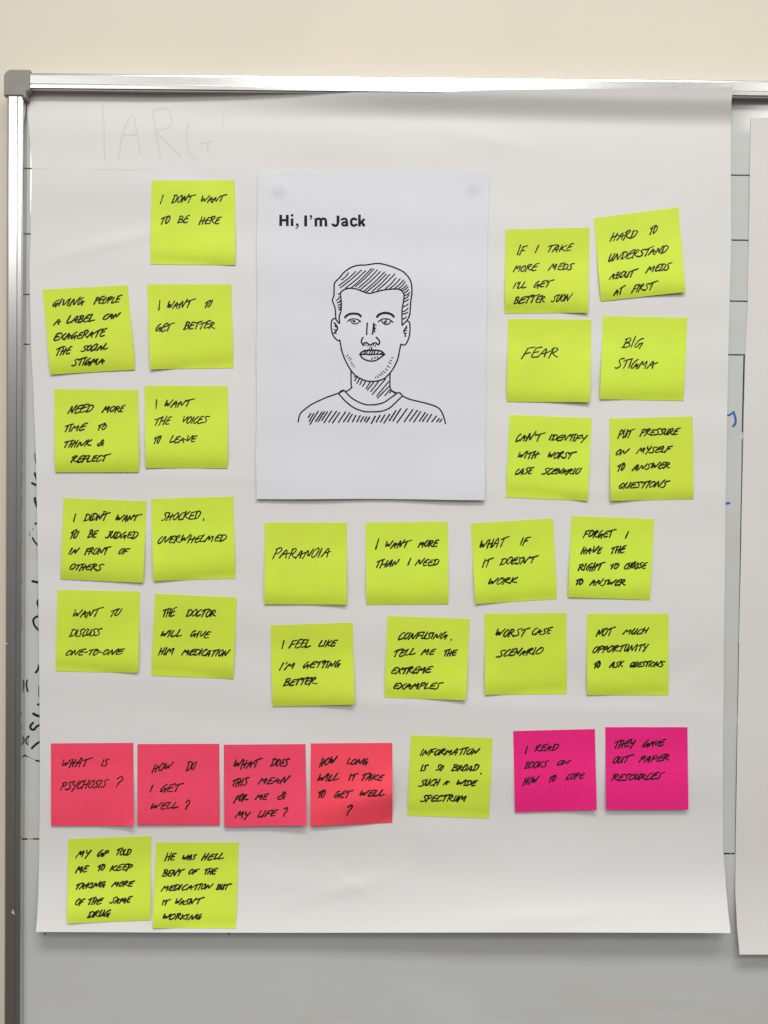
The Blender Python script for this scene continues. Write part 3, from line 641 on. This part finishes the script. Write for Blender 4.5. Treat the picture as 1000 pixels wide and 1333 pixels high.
# (colour, origin x, y, scale, corners, words "TEXT x0 x1 base0 base1 height; ...", label)
NOTES = [
 ('L', 190, 230, K, [(62, 40), (965, 40), (972, 960), (48, 950)], "I 150 195 300 300 90;DONT 268 548 286 276 84;WANT 592 885 280 276 75;TO 160 272 520 505 80;BE 335 480 505 500 80;HERE 568 828 515 515 82", 'I DONT WANT TO BE HERE'),
 ('L', 50, 370, 7.6923, [(42, 52), (895, 10), (968, 855), (122, 905)], "GIVING 138 465 228 208 72;PEOPLE 550 845 202 182 68;A 145 230 410 405 74;LABEL 280 570 392 372 72;CAN 640 830 355 340 58;EXAGERATE 148 695 568 520 70;THE 175 345 710 695 72;SOCIAL 420 700 675 655 60;STIGMA 328 670 818 800 66", 'GIVING PEOPLE A LABEL CAN EXAGERATE THE SOCIAL STIGMA'),
 ('L', 185, 365, K, [(55, 42), (970, 42), (992, 950), (90, 965)], "I 175 200 325 325 98;WANT 270 585 315 295 84;TO 680 772 300 285 68;GET 145 358 558 548 82;BETTER 440 795 535 520 78", 'I WANT TO GET BETTER'),
 ('L', 65, 500, K, [(45, 55), (960, 62), (965, 955), (58, 958)], "NEED 188 482 320 308 85;MORE 558 825 305 305 68;TIME 160 418 520 505 72;TO 518 622 505 495 62;THINK 152 465 692 675 72;& 508 592 672 672 64;REFLECT 222 670 850 840 70", 'NEED MORE TIME TO THINK & REFLECT'),
 ('L', 185, 497, K, [(28, 42), (932, 45), (928, 938), (38, 935)], "I 145 165 285 285 98;WANT 240 575 278 270 78;THE 135 330 480 465 84;VOICES 435 740 455 450 74;TO 125 218 680 665 78;LEAVE 295 605 665 658 74", 'I WANT THE VOICES TO LEAVE'),
 ('L', 73, 642, K, [(82, 50), (985, 88), (945, 972), (48, 935)], "I 182 222 305 305 78;DIDNT 292 595 302 298 76;- 510 548 218 218 30;WANT 642 940 306 304 68;TO 152 258 495 485 80;BE 335 468 488 486 80;JUDGED 528 900 488 500 74;IN 132 262 670 668 70;FRONT 305 605 665 665 72;OF 675 810 662 660 62;OTHERS 145 528 834 840 68", "I DIDN'T WANT TO BE JUDGED IN FRONT OF OTHERS"),
 ('L', 192, 642, K, [(40, 60), (932, 35), (955, 925), (65, 952)], "SHOCKED 145 585 302 280 84;, 600 620 300 300 26;OVERWHELMED 108 865 548 520 76", 'SHOCKED, OVERWHELMED'),
 ('L', 67, 764, K, [(65, 30), (962, 50), (942, 932), (45, 915)], "WANT 228 572 340 320 86;TO 640 775 325 305 76;DISCUSS 185 558 545 530 78;ONE-TO-ONE 150 802 746 740 66", 'WANT TO DISCUSS ONE-TO-ONE'),
 ('L', 192, 768, K, [(82, 40), (972, 82), (930, 965), (40, 930)], "THE 165 325 295 292 92;DOCTOR 410 748 290 290 74;WILL 138 375 515 505 74;GIVE 460 695 510 530 76;HIM 112 298 708 695 74;MEDICATION 365 905 703 725 68", 'THE DOCTOR WILL GIVE HIM MEDICATION'),
 ('L', 653, 292, K, [(42, 55), (955, 35), (940, 958), (35, 968)], "IF 165 290 335 332 105;I 358 410 310 310 80;TAKE 500 790 304 290 76;MORE 120 415 523 500 76;MEDS 500 798 495 495 72;I'LL 120 270 700 690 70;GET 342 578 690 682 70;BETTER 125 475 864 845 76;SOON 532 778 845 830 74", "IF I TAKE MORE MEDS I'LL GET BETTER SOON"),
 ('L', 772, 268, 8.0645, [(10, 128), (898, 15), (972, 902), (85, 1003)], "HARD 172 475 376 335 86;TO 592 685 305 285 80;UNDERSTAND 160 798 586 490 76;ABOUT 165 482 773 740 72;MEDS 548 835 708 665 68;AT 210 348 953 920 72;FIRST 398 690 913 870 76", 'HARD TO UNDERSTAND ABOUT MEDS AT FIRST'),
 ('L', 655, 410, K, [(55, 42), (958, 50), (942, 945), (40, 942)], "FEAR 192 600 480 456 116", 'FEAR'),
 ('L', 778, 406, K, [(60, 45), (975, 62), (932, 965), (25, 948)], "BIG 258 508 394 386 110;STIGMA 185 660 618 608 104", 'BIG STIGMA'),
 ('L', 655, 537, K, [(72, 25), (962, 60), (918, 958), (30, 920)], "CAN'T 132 465 318 305 88;IDENTIFY 492 922 303 320 68;WITH 155 402 505 495 72;WORST 478 805 498 498 66;CASE 125 342 675 668 66;SCENARIO 412 860 670 675 64", "CAN'T IDENTIFY WITH WORST CASE SCENARIO"),
 ('L', 788, 537, K, [(45, 65), (948, 42), (958, 938), (58, 960)], "PUT 128 325 288 270 88;PRESSURE 368 820 255 240 70;ON 110 270 468 455 64;MYSELF 330 738 445 435 66;TO 130 222 643 620 70;ANSWER 285 705 630 602 64;QUESTIONS 145 710 828 810 68", 'PUT PRESSURE ON MYSELF TO ANSWER QUESTIONS'),
 ('L', 340, 675, K, [(38, 42), (932, 45), (928, 935), (35, 930)], "PARANOIA 118 762 438 425 106", 'PARANOIA'),
 ('L', 470, 675, K, [(50, 42), (945, 35), (948, 925), (58, 938)], "I 152 200 340 340 110;WANT 258 555 322 315 78;MORE 612 852 310 308 70;THAN 160 425 538 510 74;I 502 548 512 512 74;NEED 580 855 512 512 72", 'I WANT MORE THAN I NEED'),
 ('L', 609, 670, K, [(35, 95), (925, 38), (968, 915), (82, 970)], "WHAT 125 458 376 340 90;IF 562 690 332 325 80;IT 152 285 572 565 84;DOESN'T 338 775 548 520 72;WORK 215 548 776 740 66", "WHAT IF IT DOESN'T WORK"),
 ('L', 735, 667, 8.1967, [(75, 38), (958, 70), (912, 935), (38, 905)], "FORGET 190 558 270 272 78;I 642 690 282 282 72;HAVE 165 410 445 438 72;THE 495 665 440 438 74;RIGHT 138 440 626 612 76;TO 485 588 608 602 58;CHOOSE 630 892 605 600 66;TO 118 205 775 772 60;ANSWER 262 655 782 780 68", 'FORGET I HAVE THE RIGHT TO CHOOSE TO ANSWER'),
 ('L', 348, 805, K, [(35, 75), (928, 45), (948, 935), (58, 958)], "I 152 190 340 340 98;FEEL 228 475 328 316 86;LIKE 550 770 308 306 70;I'M 125 305 563 540 76;GETTING 382 798 538 532 68;BETTER 168 548 738 718 76", "I FEEL LIKE I'M GETTING BETTER"),
 ('L', 496, 797, K, [(72, 40), (965, 72), (922, 955), (35, 925)], "CONFUSING 182 730 298 290 74;. 752 772 306 306 12;TELL 140 378 485 465 74;ME 428 605 460 470 64;THE 682 838 475 472 70;EXTREME 105 572 670 660 70;EXAMPLES 132 685 838 834 68", 'CONFUSING. TELL ME THE EXTREME EXAMPLES'),
 ('L', 625, 793, K, [(48, 48), (938, 40), (940, 918), (55, 930)], "WORST 165 552 304 298 84;CASE 560 795 280 272 72;SCENARIO 168 695 522 490 74", 'WORST CASE SCENARIO'),
 ('L', 759, 793, K, [(42, 48), (930, 48), (928, 935), (45, 932)], "NOT 135 362 297 280 78;MUCH 425 722 272 270 60;OPPORTUNITY 100 718 476 450 72;TO 118 195 650 625 66;ASK 278 452 637 628 66;QUESTIONS 505 898 630 625 60", 'NOT MUCH OPPORTUNITY TO ASK QUESTIONS'),
 ('C', 60, 962, K, [(52, 48), (948, 42), (952, 942), (55, 942)], "WHAT 168 512 313 290 88;IS 592 690 298 298 84;PSYCHOSIS 152 688 556 520 84;? 755 842 530 530 135", 'WHAT IS PSYCHOSIS ?'),
 ('C', 174, 962, K, [(42, 55), (930, 52), (935, 938), (42, 935)], "HOW 192 440 370 335 86;DO 560 692 345 330 90;I 170 215 582 582 80;GET 285 550 578 570 82;WELL 180 492 778 750 70;? 555 618 772 772 125", 'HOW DO I GET WELL ?'),
 ('C', 286, 962, K, [(45, 62), (932, 55), (945, 938), (50, 955)], "WHAT 148 468 324 305 88;DOES 542 768 300 298 80;THIS 135 328 518 500 78;MEAN 412 775 490 480 72;FOR 145 315 696 660 72;ME 378 542 665 664 68;& 625 720 655 655 80;MY 158 342 855 866 70;LIFE 405 640 852 840 70;? 685 745 845 845 108", 'WHAT DOES THIS MEAN FOR ME & MY LIFE ?'),
 ('C', 398, 962, K, [(55, 48), (940, 42), (942, 910), (52, 948)], "HOW 142 352 296 275 82;LONG 442 682 278 278 66;WILL 122 368 467 450 74;IT 460 578 455 453 72;TAKE 602 860 452 454 70;TO 132 222 645 628 72;GET 302 522 638 636 74;WELL 578 860 628 615 68;? 440 515 835 835 118", 'HOW LONG WILL IT TAKE TO GET WELL ?'),
 ('L', 526, 952, K, [(75, 42), (962, 72), (920, 945), (35, 915)], "INFORMATION 168 830 264 250 66;IS 172 272 432 430 66;SO 340 440 430 430 66;BROAD 508 822 432 432 66;, 828 844 468 468 15;SUCH 150 400 598 590 74;A 420 502 582 578 50;WIDE 565 808 592 592 60;SPECTRUM 172 685 763 765 70", 'INFORMATION IS SO BROAD, SUCH A WIDE SPECTRUM'),
 ('M', 662, 943, K, [(52, 72), (938, 50), (958, 928), (72, 952)], "I 175 215 315 315 85;READ 275 552 298 285 70;BOOKS 165 445 486 462 74;ON 525 685 445 430 50;HOW 150 342 660 635 78;TO 438 525 630 610 64;COPE 622 835 604 585 62", 'I READ BOOKS ON HOW TO COPE'),
 ('M', 782, 940, K, [(50, 55), (942, 55), (952, 950), (60, 950)], "THEY 148 388 283 270 84;GAVE 450 715 270 262 66;OUT 128 368 454 440 72;PAPER 408 748 440 420 66;RESOURCES 112 702 638 620 70", 'THEY GAVE OUT PAPER RESOURCES'),
 ('L', 82, 1085, K, [(55, 58), (958, 28), (950, 940), (45, 978)], "MY 130 315 263 250 68;GP 368 505 250 245 66;TOLD 578 748 240 232 66;ME 130 290 425 420 68;TO 375 465 410 400 66;KEEP 502 762 412 400 66;TAKING 138 468 610 582 64;MORE 520 785 578 575 60;OF 128 248 785 770 66;THE 272 450 778 760 66;SAME 500 762 760 755 66;DRUG 258 525 915 900 66", 'MY GP TOLD ME TO KEEP TAKING MORE'),
 ('L', 194, 1092, K, [(78, 38), (975, 38), (942, 972), (40, 968)], "HE 165 305 238 236 80;WAS 355 528 232 232 60;HELL 562 818 234 222 66;BENT 135 395 410 402 70;OF 425 555 390 385 56;THE 598 755 388 386 60;MEDICATION 125 705 568 550 62;BUT 722 905 555 552 62;IT 135 242 725 715 62;WASN'T 278 608 718 705 62;WORKING 145 578 880 875 62", 'HE WAS HELL BENT OF THE MEDICATION BUT'),
]
MATS = {'L': M_LIME, 'C': M_CORAL, 'M': M_MAG}
CN = {'L': ('lime green', 'lime green sticky notes on the sheet'), 'C': ('coral pink', 'coral pink sticky notes in the lower row'), 'M': ('magenta', 'magenta sticky notes in the lower row')}
BOLD = {'GIVING': 1, 'MY GP': 1, 'HE WAS': 1, 'CONFUSING': 1, 'INFORMATION': 1, 'FORGET': 1, 'THEY': 1, 'NEED': .7, "CAN'T": .7, 'WORST CASE S': .7, 'I DIDN': .8, 'PUT': .8, 'WHAT IF': .5, 'THE DOCTOR': .6,
        'HOW LONG': .9, 'WHAT DOES': .7, 'NOT MUCH': .6, 'I FEEL': .8, 'I WANT MORE': .7}
for idx, (col, ox, oy, s, cor, words, text) in enumerate(NOTES):
    C4 = zp(ox, oy, s, cor)
    R = random.Random(100 + idx)
    a1 = R.uniform(1.2, 2.9); a2 = R.uniform(.6, 1.8); tw = R.uniform(-1.0, 1.0); ph = R.uniform(0, 6)
    if col != 'L': a1, a2 = R.uniform(1.8, 2.6), R.uniform(.1, .6)
    if text.startswith('HOW LONG'): a1, a2, tw = 2.6, 0.4, 0.6
    if text.startswith('WHAT DOES') or text.startswith('THEY GAVE'): a1, a2 = 3.2, -.4
    if text.startswith('WHAT IS'): a1, a2 = 1.6, .2
    cl = R.choice([0, .4, .8, 1.3, 1.9]); cs = R.choice([-1, 1])
    def dn(x, y, cl=cl, cs=cs, C4=C4, a1=a1, a2=a2, tw=tw, ph=ph, text=text, flatbase=idx):
        q, t = inv(C4, x, y)
        q = min(1.05, max(-.05, q)); t = min(1.05, max(-.05, t))
        d = a1 * smoothstep(.10, .95, t) ** 1.2
        if t > .70: d -= a2 * ((t - .70) / .30) ** 2
        d += tw * (q - .5) * t * t * 1.4 + .12 * math.sin(q * 6 + ph) * t + .10 * math.sin(t * 9 + q * 3 + ph)
        if t > .8: d -= .5 * (t - .8) * math.cos(q * 4 + ph)
        if t > .84 and col == 'L': d -= 1.1 * ((t - .84) / .16) ** 2
        d += cl * (max(0, (q - .45) if cs > 0 else (.55 - q)) ** 1.5) * max(0, t - .35) ** 1.2 * 6
        if text.startswith('HOW LONG'):
            k = t - (.84 - .20 * q)                       # crease rising to the right, flap below bends back
            d += 3.9 * math.exp(-(k / .22) ** 2) * (.15 + .85 * q) - max(0, k) * 18.0 * q
            d += .9 * t
            d += 1.2 * smoothstep(.1, .6, t) * q
        if text.startswith('WHAT IS'):
            k = (q + t) - 1.90
            if k > 0: d += 26 * k
        return dsheet(x, y) + (.32 + max(.0, d)) * .001
    nx = 26; vs = []
    for j in range(nx + 1):
        for i in range(nx + 1):
            x, y = bilin(C4, i / nx, j / nx)
            vs.append(P(x, y, dn(x, y)))
    c0 = bilin(C4, .5, 0); org = P(c0[0], c0[1], dsheet(*c0))
    o = paper('sticky_note', vs, nx, nx, MATS[col], org, .0001)
    cn, grp = CN[col]
    tag(o, '%s sticky note reading %s' % (cn, text), 'sticky note', grp)
    ink = Ink(dn)
    bold = max([v_ for k, v_ in BOLD.items() if text.startswith(k)] + [0])
    for (tx, xa, xb, b0, b1, h) in parse(words):
        X0, Y0 = ox + xa / s, oy + b0 / s; X1, Y1 = ox + xb / s, oy + b1 / s
        w_ = 1.66 + .26 * bold
        # short words sit a touch inside the measured box
        word(ink, tx, X0, Y0 - .5, X1, Y1 - .5, h / s - .5, w_)
    ink.build('handwriting', M_INK, o)
